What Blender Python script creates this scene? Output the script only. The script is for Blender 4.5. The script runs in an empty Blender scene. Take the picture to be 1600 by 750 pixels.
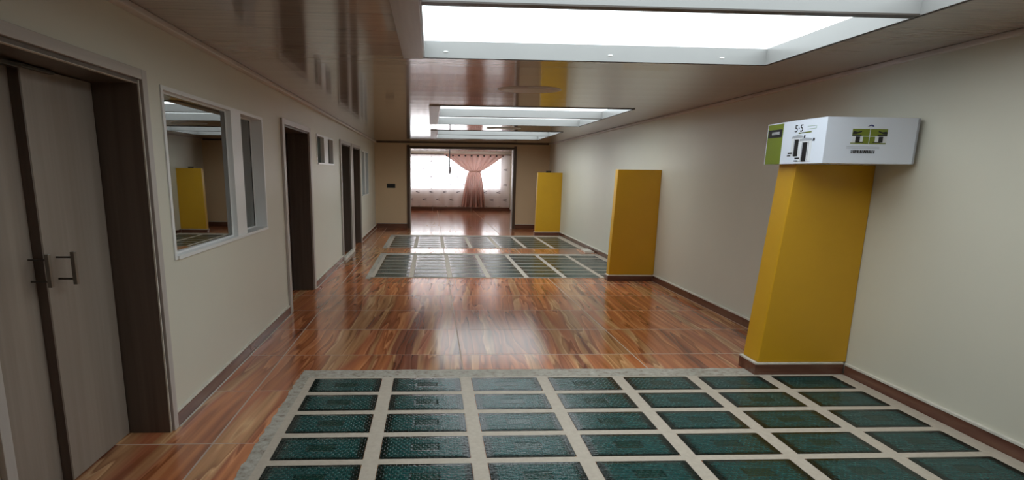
import bpy, bmesh, math, random
from mathutils import Vector, Matrix
random.seed(7)
C = bpy.context.scene.collection
S = bpy.context.scene

# ------------------------------------------------------------------ camera
def make_camera():
    p, y, r = 0.2034, 0.0515, 0.0123
    f = Vector((math.sin(y)*math.cos(p), math.cos(y)*math.cos(p), -math.sin(p)))
    rt = Vector((math.cos(y), -math.sin(y), 0)); up = rt.cross(f)
    r2 = rt*math.cos(r) + up*math.sin(r); u2 = -rt*math.sin(r) + up*math.cos(r)
    cd = bpy.data.cameras.new('camera'); cam = bpy.data.objects.new('camera', cd); C.objects.link(cam)
    m = Matrix((r2, u2, -f)).transposed().to_4x4(); m.translation = Vector((0, 0, 1.5)); cam.matrix_world = m
    cd.sensor_fit = 'HORIZONTAL'; cd.sensor_width = 36; cd.lens = 900/1600*36
    cd.shift_x = (800-719.06)/1600; cd.shift_y = (456.24-375)/1600; cd.clip_start = 0.02
    S.camera = cam
make_camera()
# ------------------------------------------------------------------ light and exposure
EXPOSURE = 0.0
SKYLIGHT = 3.3           # radiance of the frosted skylight panes
SKY = 8.0                # overcast sky outside the far window
w = bpy.data.worlds.new('overcast_sky'); S.world = w; w.use_nodes = True
bg = w.node_tree.nodes['Background']; bg.inputs[0].default_value = (0.97, 0.97, 1.0, 1); bg.inputs[1].default_value = SKY
pl = bpy.data.lights.new('window_portal', 'AREA'); pl.shape = 'RECTANGLE'; pl.size = 4.3; pl.size_y = 1.4
pl.cycles.is_portal = True
po = bpy.data.objects.new('window_portal', pl); C.objects.link(po)
po.location = (0.75, 23.86, 1.52); po.rotation_euler = (math.radians(-90), 0, 0)   # faces -Y, into the room
p2 = bpy.data.lights.new('added_opening_portal', 'AREA'); p2.shape = 'RECTANGLE'; p2.size = 4.6; p2.size_y = 1.3; p2.cycles.is_portal = True  # guides sky through an unseen opening added to brighten the far room
po2 = bpy.data.objects.new('added_opening_portal', p2); C.objects.link(po2)
po2.location = (-1.84, 20.0, 1.45); po2.rotation_euler = (0, math.radians(-90), math.radians(0)); po2.rotation_euler = (math.radians(90), 0, math.radians(-90))
S.view_settings.view_transform = 'Standard'; S.view_settings.look = 'None'
S.view_settings.gamma = 1; S.view_settings.exposure = EXPOSURE; S.view_settings.use_curve_mapping = False
S.cycles.max_bounces = 10; S.cycles.diffuse_bounces = 5; S.cycles.glossy_bounces = 5; S.cycles.transparent_max_bounces = 12
S.cycles.sample_clamp_indirect = 6; S.cycles.use_denoising = True
S.cycles.caustics_reflective = True

# ------------------------------------------------------------------ helpers
class G:
    """tiny node graph helper"""
    def __init__(s, name):
        s.m = bpy.data.materials.new(name); s.m.use_nodes = True; s.t = s.m.node_tree; s.t.nodes.clear()
        s.out = s.t.nodes.new('ShaderNodeOutputMaterial')
    def n(s, ty, **kw):
        nd = s.t.nodes.new('ShaderNode'+ty)
        for k, v in kw.items(): setattr(nd, k, v)
        return nd
    def l(s, a, b): s.t.links.new(a, b)
    def put(s, sock, v):
        if isinstance(v, bpy.types.NodeSocket): s.l(v, sock)
        elif isinstance(v, (tuple, list)) and len(v) == 3 and sock.type == 'RGBA': sock.default_value = (*v, 1)
        else: sock.default_value = v
    def math(s, op, a, b=0.0, c=0.0, clamp=False):
        nd = s.n('Math', operation=op, use_clamp=clamp)
        s.put(nd.inputs[0], a); s.put(nd.inputs[1], b); s.put(nd.inputs[2], c)
        return nd.outputs[0]
    def mix(s, f, a, b, blend='MIX'):
        nd = s.n('Mix', data_type='RGBA', blend_type=blend)
        s.put(nd.inputs[0], f); s.put(nd.inputs[6], a); s.put(nd.inputs[7], b)
        return nd.outputs[2]
    def vec(s, x, y, z=0.0):
        nd = s.n('CombineXYZ'); s.put(nd.inputs[0], x); s.put(nd.inputs[1], y); s.put(nd.inputs[2], z); return nd.outputs[0]
    def pos(s, kind='obj'):
        if kind == 'world': o = s.n('NewGeometry').outputs['Position']
        elif kind == 'gen': o = s.n('TexCoord').outputs['Generated']
        else: o = s.n('TexCoord').outputs['Object']
        sp = s.n('SeparateXYZ'); s.l(o, sp.inputs[0]); return sp.outputs[0], sp.outputs[1], sp.outputs[2]
    def noise(s, v, scale=1.0, detail=4.0, rough=0.5, dist=0.0):
        nd = s.n('TexNoise'); s.l(v, nd.inputs['Vector']); nd.inputs['Scale'].default_value = scale
        nd.inputs['Detail'].default_value = detail; nd.inputs['Roughness'].default_value = rough; nd.inputs['Distortion'].default_value = dist
        return nd.outputs[0]
    def ramp(s, f, stops, interp='LINEAR'):
        nd = s.n('ValToRGB'); nd.color_ramp.interpolation = interp; e = nd.color_ramp.elements
        while len(e) < len(stops): e.new(0.5)
        for el, (p, c) in zip(e, stops): el.position = p; el.color = (*c, 1) if len(c) == 3 else c
        s.put(nd.inputs[0], f); return nd.outputs[0]
    def bump(s, h, strength=0.2, dist=0.01):
        nd = s.n('Bump'); nd.inputs['Strength'].default_value = strength; nd.inputs['Distance'].default_value = dist
        s.l(h, nd.inputs['Height']); return nd.outputs[0]
    def principled(s, col, rough=0.5, normal=None, ior=1.5, metal=0.0, coat=0.0, spec=0.5, coat_rough=0.03, trans=0.0):
        nd = s.n('BsdfPrincipled'); s.put(nd.inputs['Base Color'], col); s.put(nd.inputs['Roughness'], rough)
        nd.inputs['IOR'].default_value = ior; s.put(nd.inputs['Metallic'], metal); s.put(nd.inputs['Coat Weight'], coat)
        nd.inputs['Coat Roughness'].default_value = coat_rough; nd.inputs['Specular IOR Level'].default_value = spec
        nd.inputs['Transmission Weight'].default_value = trans
        if normal is not None: s.l(normal, nd.inputs['Normal'])
        return nd.outputs[0]
    def done(s, sh): s.l(sh, s.out.inputs[0]); return s.m

M = {}
def plain(name, col, rough=0.5, var=0.06, scale=6.0, **kw):
    g = G(name); x, y, z = g.pos('world'); n = g.noise(g.vec(x, y, z), scale, 4, 0.6)
    a = tuple(c*(1-var) for c in col); b = tuple(min(1, c*(1+var)) for c in col)
    c = g.ramp(n, [(0.3, a), (0.7, b)])
    nm = g.bump(n, 0.06, 0.01)
    M[name] = g.done(g.principled(c, rough, nm, **kw)); return M[name]

plain('cream_paint', (0.665, 0.635, 0.53), 0.42, 0.02, 1.3)
plain('beige_paint', (0.68, 0.50, 0.31), 0.45, 0.02, 1.3)
plain('yellow_paint', (0.64, 0.34, 0.010), 0.4, 0.03, 3)
plain('white_frame', (0.78, 0.78, 0.76), 0.3, 0.02, 4)
plain('skylight_lining', (0.29, 0.288, 0.28), 0.25, 0.03, 3)
plain('white_grout', (0.66, 0.62, 0.54), 0.8, 0.12, 14)
plain('dark_seal', (0.03, 0.028, 0.026), 0.5)
plain('brushed_steel', (0.26, 0.24, 0.215), 0.3, 0.03, metal=0.9)
plain('dark_steel', (0.10, 0.09, 0.08), 0.35, 0.03, metal=0.8)
plain('white_card', (0.82, 0.87, 0.97), 0.35, 0.01, 2)
plain('green_print', (0.19, 0.24, 0.02), 0.35, 0.03, 9)
plain('black_print', (0.012, 0.012, 0.014), 0.3)
plain('navy_print', (0.02, 0.03, 0.16), 0.4)
plain('grey_print', (0.42, 0.44, 0.48), 0.4)
plain('pale_print', (0.80, 0.82, 0.85), 0.3)
plain('faint_green_print', (0.45, 0.58, 0.48), 0.4)
plain('black_plastic', (0.015, 0.014, 0.016), 0.3)
plain('lamp_disc', (0.60, 0.56, 0.52), 0.35)
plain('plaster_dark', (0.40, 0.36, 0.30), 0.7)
plain('cornice_plastic', (0.62, 0.55, 0.50), 0.45, 0.03)
plain('dark_rim', (0.06, 0.045, 0.035), 0.4)

def wood_grain(name, cols, rough, axis='z', fine=60, slow=2.0, **kw):
    g = G(name); x, y, z = g.pos('world')
    if axis == 'z': v = g.vec(g.math('MULTIPLY', x, fine), g.math('MULTIPLY', y, fine), g.math('MULTIPLY', z, slow))
    elif axis == 'x': v = g.vec(g.math('MULTIPLY', x, slow), g.math('MULTIPLY', y, fine), g.math('MULTIPLY', z, fine))
    else: v = g.vec(g.math('MULTIPLY', x, fine), g.math('MULTIPLY', y, slow), g.math('MULTIPLY', z, fine))
    n = g.noise(v, 0.35, 5, 0.6, 0.3)
    c = g.ramp(n, [(0.25, cols[0]), (0.5, cols[1]), (0.78, cols[2])])
    M[name] = g.done(g.principled(c, rough, g.bump(n, 0.08, 0.004), **kw)); return M[name]
wood_grain('grey_oak', ((0.235, 0.19, 0.15), (0.275, 0.225, 0.185), (0.33, 0.275, 0.225)), 0.38, 'z', 40, 1.6)
wood_grain('grey_oak_casing', ((0.39, 0.35, 0.32), (0.46, 0.415, 0.375), (0.54, 0.49, 0.44)), 0.35, 'z', 50, 2)
wood_grain('grey_oak_casing_flat', ((0.39, 0.35, 0.32), (0.46, 0.415, 0.375), (0.54, 0.49, 0.44)), 0.35, 'y', 50, 2)
wood_grain('dark_oak', ((0.085, 0.065, 0.05), (0.12, 0.09, 0.07), (0.16, 0.12, 0.095)), 0.4, 'z', 60, 2)
wood_grain('walnut_door', ((0.03, 0.018, 0.013), (0.045, 0.027, 0.02), (0.065, 0.04, 0.03)), 0.35, 'z', 60, 2)
wood_grain('brown_trim', ((0.06, 0.035, 0.02), (0.09, 0.052, 0.032), (0.13, 0.08, 0.05)), 0.35, 'z', 60, 2)
wood_grain('skirting_tile', ((0.075, 0.027, 0.018), (0.135, 0.055, 0.035), (0.21, 0.105, 0.065)), 0.2, 'y', 30, 3)
wood_grain('skirting_tile_end', ((0.075, 0.027, 0.018), (0.135, 0.055, 0.035), (0.21, 0.105, 0.065)), 0.2, 'x', 30, 3)

def mat_floor():
    g = G('wood_look_tile'); x, y, z = g.pos('world')
    tx = g.math('DIVIDE', g.math('SUBTRACT', x, 0.25), 1.47); ty = g.math('DIVIDE', g.math('SUBTRACT', y, 0.65), 0.80)
    ix = g.math('FLOOR', tx); iy = g.math('FLOOR', ty)
    fx = g.math('MULTIPLY', g.math('ABSOLUTE', g.math('SUBTRACT', g.math('FRACT', tx), 0.5)), 1.47)
    fy = g.math('MULTIPLY', g.math('ABSOLUTE', g.math('SUBTRACT', g.math('FRACT', ty), 0.5)), 0.80)
    grout = g.math('MAXIMUM', g.math('GREATER_THAN', fx, 0.735-0.0055), g.math('GREATER_THAN', fy, 0.40-0.004))
    wn = g.n('TexWhiteNoise', noise_dimensions='2D'); g.l(g.vec(ix, iy), wn.inputs['Vector'])
    off = g.math('MULTIPLY', wn.outputs['Value'], 0.5)
    wob = g.math('MULTIPLY', g.math('SUBTRACT', g.noise(g.vec(g.math('MULTIPLY', x, 0.5), g.math('MULTIPLY', y, 0.45), ix), 1.0, 2, 0.5), 0.5), 0.22)
    xs = g.math('ADD', g.math('SUBTRACT', x, g.math('MULTIPLY', y, 0.06)), wob)
    # broad bands of heartwood and sapwood printed on the tile
    plank = g.noise(g.vec(g.math('ADD', g.math('MULTIPLY', xs, 3.2), off), g.math('MULTIPLY', y, 0.10), ix), 1.5, 1.5, 0.5)
    base = g.ramp(plank, [(0.30, (0.12, 0.042, 0.026)), (0.38, (0.27, 0.098, 0.05)), (0.47, (0.36, 0.145, 0.07)), (0.54, (0.27, 0.10, 0.058)), (0.575, (0.36, 0.20, 0.115)), (0.64, (0.32, 0.18, 0.105)), (0.67, (0.16, 0.06, 0.042))])
    # flowing growth-ring veins
    nz = g.noise(g.vec(g.math('ADD', g.math('MULTIPLY', xs, 2.9), off), g.math('MULTIPLY', y, 0.22), ix), 1.3, 3, 0.55, 0.18)
    rings = g.math('FRACT', g.math('MULTIPLY', nz, 9.0))
    veins = g.ramp(rings, [(0.0, (0.62, 0.54, 0.5)), (0.25, (0.95, 0.92, 0.9)), (0.7, (1.12, 1.1, 1.1)), (0.88, (1.4, 1.65, 1.8)), (0.95, (1.1, 1.1, 1.1)), (1.0, (0.62, 0.54, 0.5))])
    fine = g.noise(g.vec(g.math('MULTIPLY', xs, 24), g.math('MULTIPLY', y, 0.9), ix), 1.2, 2, 0.6)
    fc = g.ramp(fine, [(0.3, (0.80, 0.78, 0.76)), (0.7, (1.18, 1.18, 1.18))])
    col = g.mix(0.9, base, g.mix(1.0, base, veins, 'MULTIPLY')); col = g.mix(1.0, col, fc, 'MULTIPLY')
    tint = g.ramp(wn.outputs['Value'], [(0, (0.88, 0.88, 0.88)), (1, (1.1, 1.08, 1.05))])
    col = g.mix(1.0, col, tint, 'MULTIPLY')
    col = g.mix(1.0, col, (1.42, 1.27, 1.02), 'MULTIPLY')
    col = g.mix(grout, col, (0.50, 0.37, 0.29))
    wav = g.noise(g.vec(g.math('MULTIPLY', x, 0.8), g.math('MULTIPLY', y, 0.8)), 3, 2, 0.5)
    h = g.math('SUBTRACT', g.math('MULTIPLY', wav, 0.12), grout)
    rough = g.math('ADD', 0.15, g.math('MULTIPLY', grout, 0.5))
    M['floor_tile'] = g.done(g.principled(col, rough, g.bump(h, 0.35, 0.0016), ior=1.45))
mat_floor()

def mat_ceiling():
    g = G('glossy_panel_ceiling'); x, y, z = g.pos('world')
    ty = g.math('DIVIDE', y, 0.36); f = g.math('ABSOLUTE', g.math('SUBTRACT', g.math('FRACT', ty), 0.5))
    groove = g.math('GREATER_THAN', f, 0.5-0.010)
    t2 = g.math('ABSOLUTE', g.math('SUBTRACT', g.math('FRACT', g.math('DIVIDE', y, 0.12)), 0.5)); sub = g.math('GREATER_THAN', t2, 0.48)
    n = g.noise(g.vec(g.math('MULTIPLY', x, 1.0), g.math('MULTIPLY', y, 28)), 1.4, 5, 0.6, 0.3)
    c = g.ramp(n, [(0.25, (0.29, 0.235, 0.19)), (0.5, (0.35, 0.285, 0.235)), (0.75, (0.42, 0.345, 0.29))])
    c = g.mix(g.math('MULTIPLY', groove, 0.5), c, (0.10, 0.08, 0.07))
    # the boards bow slightly between joints
    bow = g.math('SUBTRACT', g.math('MULTIPLY', g.math('POWER', g.math('MULTIPLY', f, 2), 2), 0.35), g.math('ADD', g.math('MULTIPLY', groove, 0.6), g.math('MULTIPLY', sub, 0.3)))
    h = g.math('ADD', bow, g.math('MULTIPLY', n, 0.05))
    M['ceiling_panel'] = g.done(g.principled(c, 0.13, g.bump(h, 0.4, 0.004), ior=1.6, coat=0.35, coat_rough=0.05))
mat_ceiling()

def mat_cement():
    g = G('rough_cement'); x, y, z = g.pos('world'); v = g.vec(x, y, z)
    a = g.noise(v, 22, 6, 0.7, 0.4); b = g.noise(v, 4, 4, 0.6)
    c = g.ramp(a, [(0.36, (0.15, 0.085, 0.06)), (0.44, (0.36, 0.31, 0.25)), (0.55, (0.46, 0.42, 0.36)), (0.7, (0.62, 0.59, 0.53))])
    c = g.mix(0.35, c, g.ramp(b, [(0.35, (0.24, 0.23, 0.18)), (0.65, (0.46, 0.43, 0.37))]))
    M['cement'] = g.done(g.principled(c, 0.75, g.bump(a, 0.5, 0.004)))
    g = G('panel_grout'); x, y, z = g.pos('world'); v = g.vec(x, y, z)
    a = g.noise(v, 30, 5, 0.7); b = g.noise(v, 2.6, 6, 0.7, 0.5)
    c = g.ramp(a, [(0.3, (0.44, 0.37, 0.295)), (0.7, (0.53, 0.46, 0.375))])
    c = g.mix(g.math('MULTIPLY', g.ramp(b, [(0.68, (0, 0, 0)), (0.74, (1, 1, 1))]), 0.6), c, (0.25, 0.13, 0.08))
    M['panel_grout'] = g.done(g.principled(c, 0.6, g.bump(a, 0.2, 0.003)))
mat_cement()

def mat_glass_block():
    g = G('green_block_glass'); x, y, z = g.pos('gen')
    u = g.math('ABSOLUTE', g.math('MULTIPLY', g.math('SUBTRACT', x, 0.5), 2)); v = g.math('ABSOLUTE', g.math('MULTIPLY', g.math('SUBTRACT', y, 0.5), 2))
    m = g.math('MAXIMUM', u, v)
    br = g.n('TexBrick'); g.l(g.vec(g.math('MULTIPLY', x, 8), g.math('MULTIPLY', y, 6)), br.inputs['Vector'])
    br.inputs['Scale'].default_value = 1.0; br.inputs['Mortar Size'].default_value = 0.11; br.inputs['Mortar Smooth'].default_value = 0.5
    br.inputs['Brick Width'].default_value = 0.5; br.inputs['Row Height'].default_value = 0.5; br.inputs['Bias'].default_value = 0
    px, py, pz = g.pos('world')
    n = g.noise(g.vec(g.math('MULTIPLY', px, 22), g.math('MULTIPLY', py, 46)), 1.0, 3, 0.65)
    n2 = g.noise(g.vec(g.math('MULTIPLY', px, 2.3), g.math('MULTIPLY', py, 3.1)), 1.0, 2, 0.5)
    col = g.ramp(m, [(0.0, (0.004, 0.034, 0.027)), (0.26, (0.004, 0.034, 0.027)), (0.30, (0.003, 0.018, 0.016)), (0.35, (0.005, 0.052, 0.050)), (0.78, (0.004, 0.042, 0.038)), (0.88, (0.003, 0.012, 0.010)), (1.0, (0.002, 0.006, 0.005))])  # moulded ring; its lighter teal also paints in scattered skylight
    dots = g.math('MULTIPLY', br.outputs['Fac'], g.ramp(n, [(0.45, (0, 0, 0)), (0.65, (1, 1, 1))]))
    col = g.mix(g.math('MULTIPLY', g.math('MULTIPLY', dots, g.ramp(m, [(0.26, (0.35, 0.35, 0.35)), (0.34, (1, 1, 1)), (0.82, (1, 1, 1)), (0.9, (0.1, 0.1, 0.1))])), 0.6), col, (0.045, 0.14, 0.125))
    inside = g.math('LESS_THAN', m, 0.9)
    step = g.math('MULTIPLY', g.math('GREATER_THAN', m, 0.28), 0.25)
    ring = g.ramp(m, [(0.27, (0.5, 0.5, 0.5)), (0.33, (1, 1, 1)), (0.80, (1, 1, 1)), (0.90, (0.5, 0.5, 0.5))])
    h = g.math('ADD', g.math('MULTIPLY', g.math('ADD', g.math('MULTIPLY', n, 1.1), g.math('MULTIPLY', br.outputs['Fac'], 0.5)), ring), step)
    h = g.math('SUBTRACT', h, g.math('MULTIPLY', g.math('POWER', m, 10.0), 0.5))
    M['block_glass'] = g.done(g.principled(col, 0.12, g.bump(h, 0.62, 0.0045), ior=1.38, spec=0.5))
mat_glass_block()

def mat_window_glass(name='window_glass', ior=4.5, tint=(0.75, 0.8, 0.78)):
    g = G(name); fr = g.n('Fresnel'); fr.inputs[0].default_value = ior
    tr = g.n('BsdfTransparent'); g.put(tr.inputs[0], tint); gl = g.n('BsdfGlossy'); gl.inputs['Roughness'].default_value = 0.012; g.put(gl.inputs[0], (0.95, 0.95, 0.93))
    mx = g.n('MixShader'); g.l(fr.outputs[0], mx.inputs[0]); g.l(tr.outputs[0], mx.inputs[1]); g.l(gl.outputs[0], mx.inputs[2])
    M[name] = g.done(mx.outputs[0])
mat_window_glass()
mat_window_glass('clear_glass', 1.45, (0.97, 0.98, 0.98))
def mat_dark_glass():
    g = G('dark_green_glass'); x, y, z = g.pos('world'); n = g.noise(g.vec(x, y, z), 30, 3, 0.6)
    M['dark_glass'] = g.done(g.principled((0.012, 0.045, 0.040), 0.12, g.bump(n, 0.1, 0.003), ior=1.5))
mat_dark_glass()
def mat_pane():
    g = G('frosted_skylight_pane'); e = g.n('Emission'); g.put(e.inputs[0], (0.87, 0.965, 1.0)); e.inputs[1].default_value = SKYLIGHT
    M['skylight_pane'] = g.done(e.outputs[0])
mat_pane()
def mat_cloth(name, col, tcol, trans, transp, motif=False):
    g = G(name); x, y, z = g.pos('world')
    weave = g.noise(g.vec(g.math('MULTIPLY', x, 60), y, g.math('MULTIPLY', z, 6)), 1, 3, 0.5)
    c = g.mix(g.math('MULTIPLY', weave, 0.3), col, tuple(q*0.8 for q in col)); tc = tcol
    fac = transp
    if motif:
        row = g.math('DIVIDE', g.math('SUBTRACT', z, 0.30), 0.30); iy = g.math('FLOOR', row)
        sh = g.math('MULTIPLY', g.math('MODULO', iy, 2.0), 0.27)
        colu = g.math('DIVIDE', g.math('ADD', x, sh), 0.54)
        u = g.math('MULTIPLY', g.math('SUBTRACT', g.math('FRACT', colu), 0.5), 0.54); v = g.math('MULTIPLY', g.math('SUBTRACT', g.math('FRACT', row), 0.5), 0.30)
        # open leaf-like chevron printed on the cloth
        d = g.math('ABSOLUTE', g.math('SUBTRACT', g.math('ABSOLUTE', v), g.math('MULTIPLY', g.math('ADD', u, 0.08), 0.22)))
        mk = g.math('MULTIPLY', g.math('LESS_THAN', d, 0.011), g.math('LESS_THAN', g.math('ABSOLUTE', u), 0.08))
        c = g.mix(mk, c, (0.10, 0.08, 0.09)); tc = g.mix(mk, tcol, (0.16, 0.13, 0.15))
        fac = g.math('MULTIPLY', g.math('SUBTRACT', 1.0, mk), transp)
    df = g.n('BsdfDiffuse'); g.put(df.inputs[0], c); tl = g.n('BsdfTranslucent'); g.put(tl.inputs[0], tc)
    m1 = g.n('MixShader'); m1.inputs[0].default_value = trans; g.l(df.outputs[0], m1.inputs[1]); g.l(tl.outputs[0], m1.inputs[2])
    tp = g.n('BsdfTransparent'); m2 = g.n('MixShader'); g.put(m2.inputs[0], fac)
    g.l(m1.outputs[0], m2.inputs[1]); g.l(tp.outputs[0], m2.inputs[2])
    M[name] = g.done(m2.outputs[0])
mat_cloth('sheer_cloth', (0.88, 0.80, 0.82), (0.90, 0.84, 0.86), 0.6, 0.3, True)
mat_cloth('pink_cloth', (0.56, 0.36, 0.30), (0.50, 0.30, 0.25), 0.4, 0.02)
mat_cloth('lace_cloth', (0.70, 0.66, 0.62), (0.6, 0.6, 0.6), 0.4, 0.3)

def BM(): return bmesh.new()
def bx(bm, x0, x1, y0, y1, z0, z1, bev=0.0):
    t = bmesh.new()
    r = bmesh.ops.create_cube(t, size=1)
    for v in t.verts: v.co = Vector(((x0+x1)/2+v.co.x*(x1-x0), (y0+y1)/2+v.co.y*(y1-y0), (z0+z1)/2+v.co.z*(z1-z0)))
    if bev: bmesh.ops.bevel(t, geom=list(t.edges), offset=bev, segments=2, profile=0.6, affect='EDGES', clamp_overlap=True)
    me = bpy.data.meshes.new('t'); t.to_mesh(me); t.free(); bm.from_mesh(me); bpy.data.meshes.remove(me); return bm
def hexa(bm, pts, bev=0.0):
    """pts: 4 bottom corners then 4 top corners, same winding"""
    t = bmesh.new(); vs = [t.verts.new(p) for p in pts]
    for f in ((3, 2, 1, 0), (4, 5, 6, 7), (0, 1, 5, 4), (1, 2, 6, 5), (2, 3, 7, 6), (3, 0, 4, 7)): t.faces.new([vs[i] for i in f])
    if bev: bmesh.ops.bevel(t, geom=list(t.edges), offset=bev, segments=3, profile=0.6, affect='EDGES', clamp_overlap=True)
    bmesh.ops.recalc_face_normals(t, faces=t.faces)
    me = bpy.data.meshes.new('t'); t.to_mesh(me); t.free(); bm.from_mesh(me); bpy.data.meshes.remove(me); return bm
def cyl(bm, p0, p1, r0, r1=None, seg=20):
    p0, p1 = Vector(p0), Vector(p1); r1 = r0 if r1 is None else r1
    d = p1-p0; q = Vector((0, 0, 1)).rotation_difference(d.normalized())
    mt = Matrix.Translation((p0+p1)/2) @ q.to_matrix().to_4x4()
    bmesh.ops.create_cone(bm, cap_ends=True, segments=seg, radius1=r0, radius2=r1, depth=d.length, matrix=mt); return bm
def link(name, bm, mat, parent=None, smooth=False):
    me = bpy.data.meshes.new(name); bm.to_mesh(me); bm.free()
    o = bpy.data.objects.new(name, me); C.objects.link(o)
    me.materials.append(M[mat])
    if smooth:
        for p in me.polygons: p.use_smooth = True
    if parent is not None:
        o.parent = parent; o.matrix_parent_inverse = Matrix.Identity(4)
        # mesh coordinates are written in world space: bring them to the parent's frame
        off = Vector(parent.get('_org', (0, 0, 0)))
        me.transform(Matrix.Translation(-off))
        o['_org'] = tuple(off)
    else: o['_org'] = (0, 0, 0)
    return o
def thing(name, label, cat, loc, group=None):
    o = bpy.data.objects.new(name, None); C.objects.link(o); o.location = loc; o['_org'] = tuple(loc)
    o['label'] = label; o['category'] = cat
    if group: o['group'] = group
    return o
def tag(o, label, cat, group=None):
    o['label'] = label; o['category'] = cat
    if group: o['group'] = group
    return o
def struct(name, bm, mat, parent=None):
    o = link(name, bm, mat, parent)
    if parent is None: o['kind'] = 'structure'
    return o
def sroot(name, loc=(0, 0, 0)):
    o = bpy.data.objects.new(name, None); C.objects.link(o); o.location = loc; o['_org'] = tuple(loc); o['kind'] = 'structure'; return o

def slab(us, vs, holes, fn, t):
    """slab with rectangular holes. fn(u, v, w) -> xyz, w in 0..t"""
    us = sorted(set(us + [h[0] for h in holes] + [h[1] for h in holes])); vs = sorted(set(vs + [h[2] for h in holes] + [h[3] for h in holes]))
    bm = bmesh.new(); cache = {}
    def vt(i, j, k):
        if (i, j, k) not in cache: cache[(i, j, k)] = bm.verts.new(fn(us[i], vs[j], t*k))
        return cache[(i, j, k)]
    def solid(i, j):
        if i < 0 or j < 0 or i >= len(us)-1 or j >= len(vs)-1: return False
        cu, cv = (us[i]+us[i+1])/2, (vs[j]+vs[j+1])/2
        return not any(h[0] < cu < h[1] and h[2] < cv < h[3] for h in holes)
    for i in range(len(us)-1):
        for j in range(len(vs)-1):
            if not solid(i, j): continue
            bm.faces.new([vt(i, j, 0), vt(i+1, j, 0), vt(i+1, j+1, 0), vt(i, j+1, 0)]); bm.faces.new([vt(i, j+1, 1), vt(i+1, j+1, 1), vt(i+1, j, 1), vt(i, j, 1)])
            if not solid(i-1, j): bm.faces.new([vt(i, j, 0), vt(i, j+1, 0), vt(i, j+1, 1), vt(i, j, 1)])
            if not solid(i+1, j): bm.faces.new([vt(i+1, j, 1), vt(i+1, j+1, 1), vt(i+1, j+1, 0), vt(i+1, j, 0)])
            if not solid(i, j-1): bm.faces.new([vt(i, j, 1), vt(i+1, j, 1), vt(i+1, j, 0), vt(i, j, 0)])
            if not solid(i, j+1): bm.faces.new([vt(i, j+1, 0), vt(i+1, j+1, 0), vt(i+1, j+1, 1), vt(i, j+1, 1)])
    bmesh.ops.recalc_face_normals(bm, faces=bm.faces); return bm

XL, XR, ZC, YE, YB, YW = -1.52, 3.22, 2.304, 15.95, -2.0, 23.72
WT = 0.26
# ------------------------------------------------------------------ shell
struct('floor', bx(BM(), -4.3, XR+0.2, YB-0.2, YW+0.2, -0.2, 0), 'floor_tile')
SKY1, SKY2, SKY3 = (-0.06, 2.44, 1.66, 4.34), (0.10, 2.50, 7.33, 10.0), (0.12, 2.53, 11.42, 14.0)
struct('ceiling', slab([-4.3, XR+0.2], [YB-0.2, YW+0.2], [SKY1, SKY2, SKY3], lambda u, v, k: (u, v, ZC+k), 0.10), 'ceiling_panel')
# roof slab over the shafts, so that only the panes let light in
D1, D2, D3a, D3b = (1.99, 3.22), (6.18, 7.40), (9.98, 11.06), (11.42, 12.55)
W1, W2, W3 = (3.46, 5.44, 0.975, 1.965), (7.94, 9.25, 1.595, 1.99), (12.92, 14.25, 0.98, 1.965)
holes_left = [(D1[0], D1[1], 0, 1.955), (D2[0], D2[1], 0, 1.97), (D3a[0], D3a[1], 0, 1.97), (D3b[0], D3b[1], 0, 1.97), W1, W2, W3, (17.7, 22.3, 0.8, 2.1)]  # last hole is the added opening, out of view, that lights the far room
struct('wall_left', slab([YB, YW], [0, ZC], holes_left, lambda u, v, k: (XL-k, u, v), WT), 'cream_paint')
struct('wall_right', bx(BM(), XR, XR+0.2, YB, YW, 0, ZC), 'cream_paint')
struct('wall_near', bx(BM(), -4.3, XR+0.2, YB-0.2, YB, 0, ZC), 'cream_paint')
PX0, PX1, PZ = -0.58, 2.235, 2.148
struct('wall_end', slab([XL, XR], [0, ZC], [(PX0, PX1, 0, PZ)], lambda u, v, k: (u, YE+k, v), 0.2), 'beige_paint')
struct('wall_far', slab([-4.3, XR+0.2], [0, ZC], [(-1.4, 2.86, 0.84, 2.18)], lambda u, v, k: (u, YW+k, v), 0.2), 'cream_paint')
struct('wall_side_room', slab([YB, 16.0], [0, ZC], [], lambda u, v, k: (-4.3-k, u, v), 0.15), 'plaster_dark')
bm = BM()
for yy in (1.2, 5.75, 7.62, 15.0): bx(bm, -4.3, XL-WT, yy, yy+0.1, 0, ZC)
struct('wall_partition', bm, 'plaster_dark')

# portal casing round the wide doorway in the end wall
bm = BM(); T = 0.075
bx(bm, PX0-T, PX0, YE-0.03, YE-0.0, 0, PZ+T, 0.004); bx(bm, PX1, PX1+T, YE-0.03, YE-0.0, 0, PZ+T, 0.004); bx(bm, PX0, PX1, YE-0.03, YE-0.0, PZ, PZ+T*0.6, 0.004)
struct('trim_1', bm, 'brown_trim')
bm = BM(); bx(bm, PX0, PX0+0.02, YE, YE+0.2, 0, PZ); bx(bm, PX1-0.02, PX1, YE, YE+0.2, 0, PZ); bx(bm, PX0+0.02, PX1-0.02, YE, YE+0.2, PZ-0.02, PZ)
struct('trim_2', bm, 'grey_oak_casing')

# cornices
struct('trim_3', bx(BM(), XL, XL+0.055, YB, YE, ZC-0.035, ZC, 0.008), 'cornice_plastic')
struct('trim_4', bx(BM(), XR-0.04, XR, YB, YE, ZC-0.03, ZC, 0.008), 'cornice_plastic')
struct('trim_5', bx(BM(), XL+0.055, XR-0.04, YE-0.03, YE, ZC-0.03, ZC, 0.008), 'brown_trim')

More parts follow.
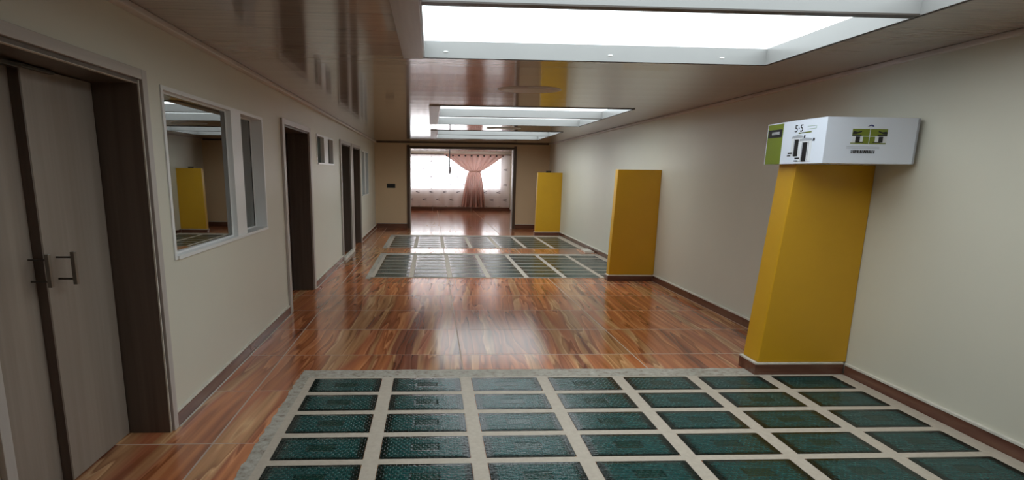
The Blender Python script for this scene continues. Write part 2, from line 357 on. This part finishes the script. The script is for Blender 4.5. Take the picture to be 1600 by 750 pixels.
# skirting: brown wood-look tile under a white grout line
def skirting(name, segs, side):
    bm = BM(); top = BM()
    for a, b in segs:
        n = max(1, round((b-a)/1.47)); L = (b-a)/n
        for i in range(n):
            s, e = a+i*L+0.003, a+(i+1)*L-0.003
            if side == 'l': bx(bm, XL, XL+0.022, s, e, 0, 0.082, 0.002)
            elif side == 'r': bx(bm, XR-0.020, XR, s, e, 0, 0.080, 0.002)
            elif side == 'e': bx(bm, s, e, YE-0.02, YE, 0, 0.125, 0.002)
            else: bx(bm, s, e, YW-0.02, YW, 0, 0.14, 0.002)
        if side == 'l': bx(top, XL, XL+0.018, a, b, 0.082, 0.094, 0.002); bx(top, XL+0.022, XL+0.033, a, b, 0.0005, 0.003)
        elif side == 'r': bx(top, XR-0.024, XR, a, b, 0.080, 0.096, 0.003)
        elif side == 'e': bx(top, a, b, YE-0.018, YE, 0.125, 0.135)
        else: bx(top, a, b, YW-0.05, YW, 0.14, 0.165)
    o = struct(name, bm, 'skirting_tile' if side in 'lr' else 'skirting_tile_end'); link('grout_line', top, 'white_grout', o)
skirting('baseboard_left', [(YB, D1[0]-0.06), (D1[1]+0.055, D2[0]-0.10), (D2[1]+0.10, D3a[0]-0.09), (D3b[1]+0.10, YE)], 'l')
skirting('baseboard_right', [(YB, 4.105), (4.345, 8.065), (8.215, 14.285), (14.435, YW)], 'r')
skirting('baseboard_end', [(XL+0.022, PX0-T), (PX1+T, XR-0.02)], 'e')
skirting('baseboard_far', [(XL, XR-0.024)], 'f')

# ------------------------------------------------------------------ skylights
def skylight(R, dirx, label, screws=()):
    x0, x1, y0, y1 = R; H = 0.115; t = thing('skylight', label, 'skylight', ((x0+x1)/2, (y0+y1)/2, ZC), 'ceiling skylights')
    bm = BM(); k = 0.012   # inner lining of the shaft with a thin rim under the ceiling
    bx(bm, x0, x0+k, y0, y1, ZC-0.006, ZC+H); bx(bm, x1-k, x1, y0, y1, ZC-0.006, ZC+H)
    bx(bm, x0+k, x1-k, y0, y0+k, ZC-0.006, ZC+H); bx(bm, x0+k, x1-k, y1-k, y1, ZC-0.006, ZC+H)
    link('shaft_lining', bm, 'skylight_lining', t)
    bm = BM(); e = 0.014
    bx(bm, x0, x1+e, y1, y1+e, ZC-0.008, ZC-0.0005); bx(bm, x1, x1+e, y0, y1, ZC-0.008, ZC-0.0005); bx(bm, x0, x1+e, y0-e, y0, ZC-0.008, ZC-0.0005)
    link('edge_strip', bm, 'dark_rim', t)
    ym = (y0+y1)/2
    link('divider_beam', bx(BM(), x0+k, x1-k, ym-0.03, ym+0.03, ZC+0.0, ZC+H-0.012), 'skylight_lining', t)
    link('divider_strip', bx(BM(), x0+k, x1-k, ym-0.03, ym+0.03, ZC-0.008, ZC-0.0005), 'dark_rim', t)
    for a, b in ((y0+k, ym-0.002), (ym+0.002, y1-k)): link('frosted_pane', bx(BM(), x0+k, x1-k, a, b, ZC+H-0.010, ZC+H-0.002), 'skylight_pane', t)
    link('cover', bx(BM(), x0-0.1, x1+0.1, y0-0.1, y1+0.1, ZC+H, ZC+H+0.02), 'plaster_dark', t)
    link('side_board', bx(BM(), dirx, x0, y0-0.012, y1+0.014, ZC-0.012, ZC-0.0005, 0.002), 'grey_oak_casing_flat', t)
    for sx in screws: 
        b = BM(); bmesh.ops.create_uvsphere(b, u_segments=12, v_segments=6, radius=0.012, matrix=Matrix.Translation((sx, y1-k, ZC+0.035)) @ Matrix.Diagonal((1.6, 0.5, 0.5, 1)))
        link('screw_cap', b, 'white_frame', t, True)
skylight(SKY1, -0.20, 'large frosted skylight nearest the camera, at the top of the photo', (0.10, 1.28, 2.1))
skylight(SKY2, -0.03, 'frosted skylight in the middle of the ceiling, just beyond the round lamp')
skylight(SKY3, -0.02, 'small-looking farthest skylight, closest to the curtained doorway')

def disc_lamp(x, y, label):
    t = thing('ceiling_lamp', label, 'lamp', (x, y, ZC), 'flat ceiling lamps')
    def disc(r, z0, z1):
        b = BM(); bmesh.ops.create_cone(b, cap_ends=True, segments=64, radius1=r*0.97, radius2=r, depth=z1-z0, matrix=Matrix.Translation((x, y, (z0+z1)/2)) @ Matrix.Diagonal((1, 0.55, 1, 1))); return b
    link('bezel', disc(0.315, ZC-0.008, ZC-0.0005), 'white_frame', t); link('diffuser', disc(0.295, ZC-0.013, ZC-0.008), 'lamp_disc', t)
disc_lamp(0.95, 5.84, 'flat round unlit lamp on the ceiling between the two nearest skylights')
disc_lamp(1.30, 10.72, 'flat round unlit lamp on the ceiling between the two farthest skylights')

# ------------------------------------------------------------------ glass block floor panels
XG = [-0.851+0.577*i for i in range(8)]; BW = 0.495
def block_panel(label, ys, ystart, yend, depth, x_first, pitch, bw, ncol, right_gap=0.0):
    t = thing('glass_block_panel', label, 'floor panel', ((x_first+XR)/2, (ystart+yend)/2, 0), 'glass block panels in the floor')
    xs = [x_first + pitch*i for i in range(ncol)]; xend = XR-0.026
    ws = [min(bw, xend-0.01-x) for x in xs]
    holes = [(x, x+wd, y, y+depth) for x, wd in zip(xs, ws) for y in ys]
    ya, yb = min(ys)-0.035, max(ys)+depth+0.022
    link('grout_grid', slab([x_first-0.05, xend], [ya, yb], holes, lambda u, v, k: (u, v, 0.0012+k), 0.0048), 'panel_grout', t)
    bm = BM()   # rough cement margin: ragged outline along the left and the far edge
    left = x_first-0.05
    def strip(pts_in, pts_out):
        n = len(pts_in); vi = [[bm.verts.new((p[0], p[1], z)) for p in pts_in] for z in (0.0008, 0.0042)]; vo = [[bm.verts.new((p[0], p[1], z)) for p in pts_out] for z in (0.0008, 0.0042)]
        for i in range(n-1):
            bm.faces.new([vi[1][i], vi[1][i+1], vo[1][i+1], vo[1][i]]); bm.faces.new([vi[0][i], vo[0][i], vo[0][i+1], vi[0][i+1]])
            bm.faces.new([vo[0][i], vo[1][i], vo[1][i+1], vo[0][i+1]]); bm.faces.new([vi[0][i], vi[0][i+1], vi[1][i+1], vi[1][i]])
    N = 60; r = random.Random(int(yend*100)); wl = 0.075
    strip([(left, ystart+(yend-ystart)*i/N) for i in range(N+1)], [(left-wl+r.uniform(-0.007, 0.007), ystart+(yend-ystart)*i/N) for i in range(N+1)])
    strip([(left+(xend-left)*i/N, yb) for i in range(N+1)], [(left+(xend-left)*i/N, yend+r.uniform(-0.008, 0.008)) for i in range(N+1)])
    bmesh.ops.recalc_face_normals(bm, faces=bm.faces)
    link('cement_margin', bm, 'cement', t)
    proto = {}
    for y in ys:
        for x, wd in zip(xs, ws):
            key = round(wd, 3)
            if key not in proto:
                b = BM(); g_ = 0.003; bx(b, -wd/2+g_, wd/2-g_, -depth/2+g_, depth/2-g_, 0.001, 0.007)
                vert = [e for e in b.edges if abs(e.verts[0].co.z-e.verts[1].co.z) > 0.004]
                bmesh.ops.bevel(b, geom=vert, offset=0.016, segments=4, profile=0.5, affect='EDGES')
                me = bpy.data.meshes.new('glass_block'); b.to_mesh(me); b.free(); me.materials.append(M['block_glass']); proto[key] = me
            o = bpy.data.objects.new('glass_block', proto[key]); C.objects.link(o); o.parent = t
            o.location = (x+wd/2-t.location.x, y+depth/2-t.location.y, 0)
# ys are the near edges of each row
block_panel('nearest panel of green glass blocks in the floor, at the bottom of the photo', [3.803-0.3225*i for i in range(6)], 1.95, 4.262, 0.267, -0.851, 0.5745, 0.492, 7)
block_panel('middle of the three green glass block floor panels, beside the second yellow pillar', [8.31+0.3375*i for i in range(7)], 8.18, 10.86, 0.292, -0.825, 0.567, 0.500, 7)
block_panel('farthest panel of green glass blocks in the floor, closest to the end wall doorway', [11.71+0.353*i for i in range(6)], 11.60, 14.13, 0.305, -0.855, 0.567, 0.497, 7)

# ------------------------------------------------------------------ doors on the left wall
def casing(y0, y1, zt, wn, wf, wt, p=0.024):
    """three boards around an opening, on the corridor face of the left wall"""
    bm = BM()
    bx(bm, XL, XL+p, y1, y1+wf, 0, zt+wt, 0.003); bx(bm, XL, XL+p, y0-wn, y0, 0, zt+wt, 0.003)
    b2 = BM(); bx(b2, XL, XL+p*0.98, y0, y1, zt, zt+wt, 0.003)
    return bm, b2
def handle(root, y, z0, z1, xf, xo):
    bm = BM(); bx(bm, xo-0.009, xo+0.009, y-0.011, y+0.011, z0, z1, 0.002)
    h = link('handle', bm, 'brushed_steel', root)
    b = BM()
    for z in (z0+(z1-z0)*0.17, z1-(z1-z0)*0.17): cyl(b, (xf, y, z), (xo-0.009, y, z), 0.0045)
    link('handle_post', b, 'dark_steel', h)
def hollow_frame(y0, y1, zt, mat, root, x_in=-1.745, t=0.02):
    bm = BM()
    bx(bm, x_in-0.03, XL+0.004, y0, y0+t, 0, zt); bx(bm, x_in-0.03, XL+0.004, y1-t, y1, 0, zt); bx(bm, x_in-0.03, XL+0.004, y0+t, y1-t, zt-t, zt)
    link('jamb', bm, mat, root)
d1 = sroot('door_1', (-1.74, 2.66, 0))
hollow_frame(D1[0], D1[1], 1.955, 'dark_oak', d1)
a, b = casing(D1[0], D1[1], 1.955, 0.05, 0.055, 0.05); link('casing', a, 'grey_oak_casing', d1); link('head_casing', b, 'grey_oak_casing_flat', d1)
bm = BM(); bx(bm, XL-0.012, XL+0.010, D1[0]+0.0205, D1[1]-0.0205, 1.9325, 1.9345); bx(bm, XL+0.0045, XL+0.012, D1[1]-0.019, D1[1]-0.012, 0, 1.95); link('jamb_bead', bm, 'white_grout', d1)
lf = link('door_leaf', bx(BM(), -1.785, -1.742, 2.665, 3.192, 0.006, 1.93, 0.002), 'grey_oak', d1); handle(lf, 2.745, 0.967, 1.121, -1.742, -1.664)
lf2 = link('door_leaf', bx(BM(), -1.835, -1.788, 2.02, 2.668, 0.006, 1.93, 0.002), 'grey_oak', d1); handle(lf2, 2.625, 0.975, 1.125, -1.788, -1.703)
link('closing_edge', bx(BM(), -1.787, -1.7425, 2.655, 2.6635, 0.006, 1.93), 'dark_oak', d1)
bm = BM(); bx(bm, -1.735, -1.70, 2.35, 2.62, 1.905, 1.925, 0.003); bx(bm, -1.735, -1.71, 2.60, 2.85, 1.915, 1.930, 0.003); link('door_closer_arm', bm, 'dark_steel', d1)

def dark_door(name, D, wn, wf):
    r = sroot(name, (-1.74, (D[0]+D[1])/2, 0))
    hollow_frame(D[0], D[1], 1.97, 'dark_oak', r)
    a, b = casing(D[0], D[1], 1.97, wn, wf, 0.055); link('casing', a, 'grey_oak_casing', r); link('head_casing', b, 'grey_oak_casing_flat', r)
    bm = BM(); y0, y1 = D[0]+0.022, D[1]-0.022
    bx(bm, -1.80, -1.765, y0, y1, 0.006, 1.947)
    L = link('door_leaf', bm, 'walnut_door', r)
    bm = BM()
    for za, zb in ((0.12, 0.62), (0.72, 0.98), (1.10, 1.82)):
        for ya, yb in ((y0+0.10, (y0+y1)/2-0.04), ((y0+y1)/2+0.04, y1-0.10)): bx(bm, -1.7655, -1.752, ya, yb, za, zb, 0.006)
    link('raised_panel', bm, 'walnut_door', L)
    handle(L, y0+0.06, 0.98, 1.08, -1.765, -1.715)
dark_door('door_2', D2, 0.09, 0.09)
dark_door('door_3', D3a, 0.09, 0.18)
dark_door('door_4', D3b, 0.16, 0.09)
struct('trim_6', bx(BM(), XL, XL+0.05, 9.93, 11.15, 0.0, 0.055, 0.004), 'white_grout')

# ------------------------------------------------------------------ windows of the left wall
def window(name, W, panes, frame_w, glass, recs=(0.028, 0.085), sash=True):
    y0, y1, z0, z1 = W; r = sroot(name, (XL, (y0+y1)/2, z0))
    bm = BM(); p = 0.008; fw = frame_w; depth = max(recs)+0.06
    bx(bm, XL-depth, XL+p, y0, y0+fw, z0, z1); bx(bm, XL-depth, XL+p, y1-fw, y1, z0, z1)
    bx(bm, XL-depth, XL+p, y0+fw, y1-fw, z1-fw*0.8, z1); bx(bm, XL-depth, XL+p+0.012, y0+fw, y1-fw, z0, z0+fw*0.7)
    for a, b in zip(panes[:-1], panes[1:]): bx(bm, XL-depth, XL+p, a[1], b[0], z0+fw*0.7, z1-fw*0.8)
    link('window_frame', bm, 'white_frame', r)
    for (a, b), rec in zip(panes, recs):
        za, zb = z0+fw*0.7, z1-fw*0.8; bm = BM(); s = 0.022; x = XL-rec
        if sash:
            bx(bm, x-0.02, x, a, a+s, za, zb); bx(bm, x-0.02, x, b-s, b, za, zb); bx(bm, x-0.02, x, a+s, b-s, za, za+s*0.5); bx(bm, x-0.02, x, a+s, b-s, zb-s*0.5, zb)
            sh = link('sash', bm, 'white_frame', r)
            bm = BM(); q = 0.008
            bx(bm, x-0.012, x-0.004, a+s, a+s+q, za+s*0.5, zb-s*0.5); bx(bm, x-0.012, x-0.004, b-s-q, b-s, za+s*0.5, zb-s*0.5); link('seal', bm, 'dark_seal', sh)
        else: s = 0; q = 0
        pa, pb, pz0, pz1 = a+s+q, b-s-q, za+s*0.5, zb-s*0.5; sk = 0.0108*(pb-pa)/2 if sash else 0
        link('pane', hexa(BM(), [(x-0.014-sk, pa, pz0), (x-0.009-sk, pa, pz0), (x-0.009+sk, pb, pz0), (x-0.014+sk, pb, pz0), (x-0.014-sk, pa, pz1), (x-0.009-sk, pa, pz1), (x-0.009+sk, pb, pz1), (x-0.014+sk, pb, pz1)]), glass, r)
window('window_1', W1, [(3.49, 4.60), (4.83, 5.40)], 0.03, 'window_glass')
window('window_2', W2, [(8.02, 8.46), (8.78, 9.17)], 0.03, 'dark_glass', (0.035, 0.035), False)
window('window_3', W3, [(13.0, 13.45), (13.65, 14.17)], 0.03, 'dark_glass', (0.05, 0.05), False)

# ------------------------------------------------------------------ far window
wn = sroot('window_4', (0.73, YW, 0.84)); bm = BM()
for xa in (-1.4, -0.02, 1.40, 2.81): bx(bm, xa, xa+0.05, YW+0.06, YW+0.12, 0.84, 2.18)
bx(bm, -1.35, 2.81, YW+0.06, YW+0.12, 0.84, 0.89); bx(bm, -1.35, 2.81, YW+0.06, YW+0.12, 2.13, 2.18)
link('window_frame', bm, 'white_frame', wn)
for xa, xb in ((-1.35, -0.02), (0.03, 1.40), (1.45, 2.81)): link('pane', bx(BM(), xa, xb, YW+0.085, YW+0.092, 0.89, 2.13), 'clear_glass', wn)

# ------------------------------------------------------------------ curtains of the far room
def sheet(fx, fy, z0, z1, nu, nz, th=0.0):
    bm = BM(); g = [[bm.verts.new((fx(i/nu, z0+(z1-z0)*j/nz), fy(i/nu, z0+(z1-z0)*j/nz), z0+(z1-z0)*j/nz)) for i in range(nu+1)] for j in range(nz+1)]
    for j in range(nz):
        for i in range(nu): bm.faces.new([g[j][i], g[j][i+1], g[j+1][i+1], g[j+1][i]])
    return bm
t = thing('sheer_curtain', 'white printed sheer curtain covering the whole far window', 'curtain', (0.85, 23.50, 2.2))
link('cloth', sheet(lambda u, z: -1.42+4.58*u, lambda u, z: 23.50+0.022*math.sin(u*4.58*17)+0.010*math.sin(u*61+z*1.3), 0.175, 2.21, 420, 6), 'sheer_cloth', t, True)
link('hem', bx(BM(), -1.42, 3.16, 23.525, 23.531, 0.175, 0.22), 'sheer_cloth', t)
t = thing('curtain_rod', 'dark thin curtain rod across the top of the far window', 'curtain rod', (0.85, 23.40, 2.225))
b = BM(); cyl(b, (-1.45, 23.40, 2.225), (3.17, 23.40, 2.225), 0.02); link('rod', b, 'brown_trim', t, True)
for x in (-1.3, 0.8, 3.1):
    b = BM(); bx(b, x-0.012, x+0.012, 23.415, YW, 2.218, 2.234); link('bracket', b, 'brown_trim', t)
t = thing('pink_curtain', 'dusty pink curtain gathered at its waist, hanging before the white sheer', 'curtain', (1.72, 23.34, 2.2))
def span(z):
    if z > 1.57:
        k = (z-1.57)/(2.19-1.57); k = k**0.85; return 1.50+(0.56-1.50)*k, 1.94+(2.88-1.94)*k
    k = (1.57-z)/(1.57-0.165); k = min(1, k)**0.62; return 1.50+(1.20-1.50)*k, 1.94+(2.17-1.94)*k
def pxf(u, z): a, b = span(z); return a+(b-a)*u
def pyf(u, z):
    pinch = math.exp(-((z-1.57)/0.16)**2); amp = (0.042+0.03*max(0.0, 1.4-z))*(1-0.6*pinch)
    return 23.34 + amp*math.sin(u*math.pi*2*9+0.8) + 0.5*amp*math.sin(u*math.pi*2*4.3+z*1.2) - 0.05*pinch*math.sin(math.pi*u)
bm = sheet(pxf, pyf, 0.168, 2.19, 240, 46); link('cloth', bm, 'pink_cloth', t, True)
b = sheet(lambda u, z: 1.485+0.47*u, lambda u, z: 23.262-0.035*math.sin(math.pi*u), 1.545, 1.60, 24, 2); link('tieback', b, 'pink_cloth', t, True)
b = sheet(lambda u, z: 0.50+2.44*u, lambda u, z: 23.345+0.012*math.sin(u*math.pi*20), 2.19, 2.245, 160, 2); link('header', b, 'pink_cloth', t, True)
for i in range(10):
    x = 0.60+i*0.247; b = BM(); cyl(b, (x, 23.322, 2.178), (x, 23.334, 2.178), 0.036, seg=24); link('eyelet', b, 'dark_seal', t, True)

t = thing('pendant_lamp', 'bare lamp holder hanging on a thin cord before the far window', 'lamp', (0.62, 20.0, ZC))
b = BM(); cyl(b, (0.62, 20, 1.70), (0.62, 20, ZC), 0.018, seg=10); link('cord', b, 'black_plastic', t)
b = BM(); cyl(b, (0.62, 20, 1.57), (0.62, 20, 1.70), 0.045, 0.032); cyl(b, (0.62, 20, 1.47), (0.62, 20, 1.57), 0.032, 0.040); link('socket', b, 'grey_print', t, True)
b = BM(); cyl(b, (0.62, 20, ZC-0.025), (0.62, 20, ZC-0.001), 0.045); link('ceiling_rose', b, 'dark_seal', t)

# lace curtain in the room behind window_1
t = thing('lace_curtain', 'pale curtain hanging inside behind the big left wall window', 'curtain', (-1.95, 3.75, 2.1))
b = sheet(lambda u, z: -1.95+0.03*math.sin(u*40), lambda u, z: 3.5+0.95*u, 0.3, 2.1, 60, 4); link('cloth', b, 'lace_cloth', t, True)
b = BM(); cyl(b, (-1.95, 3.3, 2.11), (-1.95, 5.6, 2.11), 0.01); link('rod', b, 'dark_steel', t)

# ------------------------------------------------------------------ yellow pillars against the right wall
def pillar(label, y0, dep, xb, xt, zt, sb=0.085):
    t = thing('yellow_pillar', label, 'pillar', ((xb+XR)/2, y0+dep/2, 0), 'yellow half-height pillars')
    y1 = y0+dep; bm = BM(); zb = sb+0.014
    xx = xb+(xt-xb)*zb/zt; q = 0.001
    hexa(bm, [(xx, y0, zb), (XR-q, y0, zb), (XR-q, y1, zb), (xx, y1, zb), (xt, y0, zt), (XR-q, y0, zt), (XR-q, y1, zt), (xt, y1, zt)], 0.008)
    link('shaft', bm, 'yellow_paint', t)
    bm = BM(); o = 0.014
    bx(bm, xb-o, XR-0.026, y0-o, y0+0.004, 0, sb, 0.002); bx(bm, xb-o, xb+0.004, y0+0.005, y1+o, 0, sb, 0.002); bx(bm, xb+0.005, XR-0.026, y1-0.004, y1+o, 0, sb, 0.002)
    link('skirting_tile', bm, 'skirting_tile_end', t)
    bm = BM(); bx(bm, xb-o, XR-0.026, y0-o, y1+o, sb, sb+0.013, 0.002); link('grout_line', bm, 'white_grout', t)
pillar('nearest and widest-looking yellow pillar, with the white carton on its top', 4.12, 0.21, 2.505, 2.622, 1.592)
pillar('yellow pillar in the middle of the three along the right wall', 8.08, 0.12, 2.555, 2.60, 1.578, 0.075)
pillar('farthest and smallest yellow pillar, near the end wall doorway', 14.30, 0.12, 2.59, 2.61, 1.540, 0.075)
t = thing('pencil_box', 'tiny black box lying on the farthest yellow pillar', 'box', (2.88, 14.36, 1.5405))
link('body', bx(BM(), 2.82, 2.94, 14.335, 14.385, 1.5405, 1.572, 0.004), 'black_plastic', t); link('lid', bx(BM(), 2.815, 2.945, 14.33, 14.39, 1.5725, 1.582, 0.003), 'brown_trim', t)

# loose tile offcut beside the middle panel
tag(link('tile_offcut', hexa(BM(), [(3.00, 11.05, 0.0), (3.17, 11.0, 0.0), (3.17, 11.5, 0.0), (3.02, 11.45, 0.0), (3.00, 11.05, 0.035), (3.17, 11.0, 0.035), (3.17, 11.5, 0.035), (3.02, 11.45, 0.035)], 0.003), 'white_grout'), 'pale tile offcut lying by the right wall between the two far block panels', 'tile')

# black plate on the end wall
t = thing('switch_plate', 'small black rectangular switch plate on the end wall left of the doorway', 'switch', (-1.09, YE, 1.145))
link('plate', bx(BM(), -1.205, -0.975, YE-0.012, YE-0.0005, 1.085, 1.20, 0.004), 'black_plastic', t)
for x in (-1.15, -1.03): link('rocker', bx(BM(), x-0.035, x+0.035, YE-0.018, YE-0.0122, 1.105, 1.18, 0.002), 'black_print', t)

# ------------------------------------------------------------------ the carton on the nearest pillar
def carton():
    x0, x1, y0, y1, z0, z1 = 2.562, 3.186, 3.755, 4.43, 1.593, 1.886
    t = thing('cardboard_carton', 'white and green product carton resting on top of the nearest yellow pillar', 'box', ((x0+x1)/2, (y0+y1)/2, z0))
    link('body', bx(BM(), x0, x1, y0, y1, z0, z1, 0.003), 'white_card', t)
    # top flaps closing with a seam, lifted a touch
    b = BM(); xm = (x0+x1)/2
    hexa(b, [(x0, y0, z1), (x1, y0, z1), (x1, (y0+y1)/2-0.002, z1), (x0, (y0+y1)/2-0.002, z1), (x0, y0, z1+0.002), (x1, y0, z1+0.002), (x1, (y0+y1)/2-0.002, z1+0.005), (x0, (y0+y1)/2-0.002, z1+0.005)])
    hexa(b, [(x0, (y0+y1)/2+0.002, z1), (x1, (y0+y1)/2+0.002, z1), (x1, y1, z1), (x0, y1, z1), (x0, (y0+y1)/2+0.002, z1+0.005), (x1, (y0+y1)/2+0.002, z1+0.005), (x1, y1, z1+0.002), (x0, y1, z1+0.002)])
    link('flap', b, 'white_card', t)
    e = 0.0012; H = z1-z0; L = y1-y0
    # ---- left face (x = x0); s = 0 at the near corner, 1 at the far corner; v = 0 bottom
    def L_(s0, s1, v0, v1, mat, name, lift=1):
        link(name, bx(BM(), x0-e*lift, x0+0.0001, y0+L*s0, y0+L*s1, z0+H*v0, z0+H*v1), mat, t)
    def Lq(pts, mat, name, lift=1):
        b = BM(); vs = [b.verts.new((x0-e*lift, y0+L*s, z0+H*v)) for s, v in pts]; vr = [b.verts.new((x0, y0+L*s, z0+H*v)) for s, v in pts]
        b.faces.new(vs); n = len(vs)
        for i in range(n): b.faces.new([vs[i], vs[(i+1) % n], vr[(i+1) % n], vr[i]])
        bmesh.ops.recalc_face_normals(b, faces=b.faces); link(name, b, mat, t)
    L_(0.70, 0.985, 0.004, 0.985, 'green_print', 'green_band')
    L_(0.715, 0.972, 0.66, 0.855, 'black_print', 'black_badge', 2)
    for v in (0.74, 0.765, 0.79): L_(0.76, 0.90, v-0.006, v+0.006, 'pale_print', 'badge_lettering', 3)
    # printed number and the pale capacity line beside it
    fc = bpy.data.curves.new('caption', 'FONT'); fc.body = '5·5'; fc.size = 0.068; fc.extrude = 0.0006
    fo = bpy.data.objects.new('caption', fc); C.objects.link(fo); bpy.context.view_layer.update()
    me = bpy.data.meshes.new_from_object(fo.evaluated_get(bpy.context.evaluated_depsgraph_get())); bpy.data.objects.remove(fo)
    me.transform(Matrix.Diagonal((1.15, 1, 1, 1)))
    me.transform(Matrix(((0, 0, -1, 0), (-1, 0, 0, 0), (0, 1, 0, 0), (0, 0, 0, 1))))   # reads towards the near corner
    me.transform(Matrix.Translation((x0-e, y0+L*0.50, z0+H*0.745)))
    me.transform(Matrix.Translation(-Vector(t.location))); me.materials.clear(); me.materials.append(M['black_print'])
    o = bpy.data.objects.new('printed_number', me); C.objects.link(o); o.parent = t
    for v in (0.79, 0.85): L_(0.15, 0.29, v-0.006, v+0.004, 'faint_green_print', 'caption_line')
    L_(0.15, 0.155, 0.79, 0.85, 'faint_green_print', 'caption_line')
    Lq([(0.20, 0.735), (0.40, 0.70), (0.44, 0.705), (0.40, 0.72)][::-1], 'green_print', 'underline_stroke')
    L_(0.22, 0.42, 0.705, 0.725, 'green_print', 'underline_stroke')
    def bin_(s, w, v0, v1, k):   # s = near side, w = width along the face
        L_(s, s+w, v0, v1, 'pale_print', 'bin_drawing', k)
        L_(s+w*0.34, s+w*0.70, v0-0.005, v1-0.03, 'black_print', 'bin_shadow', k+0.4)
        L_(s+w*0.68, s+w*0.78, v0, v1-0.02, 'grey_print', 'bin_shadow', k+0.4)
        L_(s+w*0.22, s+w*0.27, v0+0.02, v1-0.02, 'grey_print', 'bin_shadow', k+0.4)
        Lq([(s-0.01, v1), (s+w+0.01, v1), (s+w-0.01, v1+0.05), (s+w*0.5, v1+0.075), (s+0.01, v1+0.05)], 'grey_print', 'bin_lid', k+0.2)
        Lq([(s-0.035, v1-0.01), (s-0.012, v1-0.01), (s-0.012, v1+0.05), (s-0.035, v1+0.05)], 'black_print', 'bin_hinge', k+0.2)
        L_(s+w*0.98, s+w*1.30, v0+0.0, v0+0.025, 'black_print', 'bin_pedal', k+0.2)
        L_(s+w*0.85, s+w*1.25, v0+0.055, v0+0.09, 'black_print', 'bin_pedal', k+0.2)
    bin_(0.345, 0.18, 0.18, 0.60, 1)
    bin_(0.19, 0.20, 0.055, 0.52, 2)
    # ---- front face (y = y0)
    W = x1-x0
    def F_(u0, u1, v0, v1, mat, name, lift=1):
        link(name, bx(BM(), x0+W*u0, x0+W*u1, y0-e*lift, y0+0.0001, z0+H*v0, z0+H*v1), mat, t)
    def Fq(pts, mat, name, lift=1):
        b = BM(); vs = [b.verts.new((x0+W*u, y0-e*lift, z0+H*v)) for u, v in pts]; vr = [b.verts.new((x0+W*u, y0, z0+H*v)) for u, v in pts]
        b.faces.new(vs); n = len(vs)
        for i in range(n): b.faces.new([vs[i], vs[(i+1) % n], vr[(i+1) % n], vr[i]])
        bmesh.ops.recalc_face_normals(b, faces=b.faces); link(name, b, mat, t)
    for a, b_ in ((0.285, 0.470), (0.480, 0.665)):
        F_(a, b_, 0.60, 0.755, 'green_print', 'green_picture')
    F_(0.290, 0.470, 0.445, 0.59, 'pale_print', 'lower_picture'); F_(0.480, 0.665, 0.445, 0.59, 'pale_print', 'lower_picture')
    F_(0.405, 0.470, 0.445, 0.59, 'green_print', 'green_picture', 1.5); F_(0.480, 0.535, 0.445, 0.59, 'green_print', 'green_picture', 1.5)
    F_(0.275, 0.470, 0.432, 0.455, 'green_print', 'green_picture', 1.6); F_(0.480, 0.660, 0.432, 0.455, 'green_print', 'green_picture', 1.6)
    F_(0.325, 0.372, 0.465, 0.59, 'black_print', 'bin_shadow', 2); F_(0.575, 0.622, 0.465, 0.59, 'black_print', 'bin_shadow', 2)
    F_(0.325, 0.410, 0.458, 0.475, 'black_print', 'bin_shadow', 2); F_(0.515, 0.60, 0.458, 0.475, 'black_print', 'bin_shadow', 2)
    F_(0.285, 0.385, 0.604, 0.63, 'black_print', 'shoe_drawing', 2); F_(0.56, 0.662, 0.604, 0.63, 'black_print', 'shoe_drawing', 2)
    Fq([(0.29, 0.64), (0.33, 0.645), (0.385, 0.69), (0.385, 0.715), (0.34, 0.69), (0.30, 0.705), (0.285, 0.67)], 'black_print', 'shoe_drawing', 2)
    Fq([(0.66, 0.64), (0.62, 0.645), (0.565, 0.69), (0.565, 0.715), (0.61, 0.69), (0.65, 0.705), (0.665, 0.67)], 'black_print', 'shoe_drawing', 2)
    Fq([(0.44, 0.80), (0.475, 0.82), (0.51, 0.80), (0.505, 0.835), (0.48, 0.85), (0.455, 0.825)], 'navy_print', 'blue_mark')
    for v in (0.365, 0.335): F_(0.24, 0.60, v-0.004, v+0.004, 'grey_print', 'caption_line')
    r = random.Random(3); u = 0.295
    while u < 0.545:
        wd = r.choice((0.005, 0.008, 0.012)); F_(u, u+wd, 0.225, 0.295, 'black_print', 'barcode_bar'); u += wd+r.choice((0.004, 0.007))
    # folded edge at the right side
    link('side_tape', bx(BM(), x1-0.012, x1+0.0012, y0-0.0012, y0+0.05, z0+0.002, z1-0.002), 'grey_print', t)
carton()

for o in bpy.data.objects:
    if '_org' in o: del o['_org']
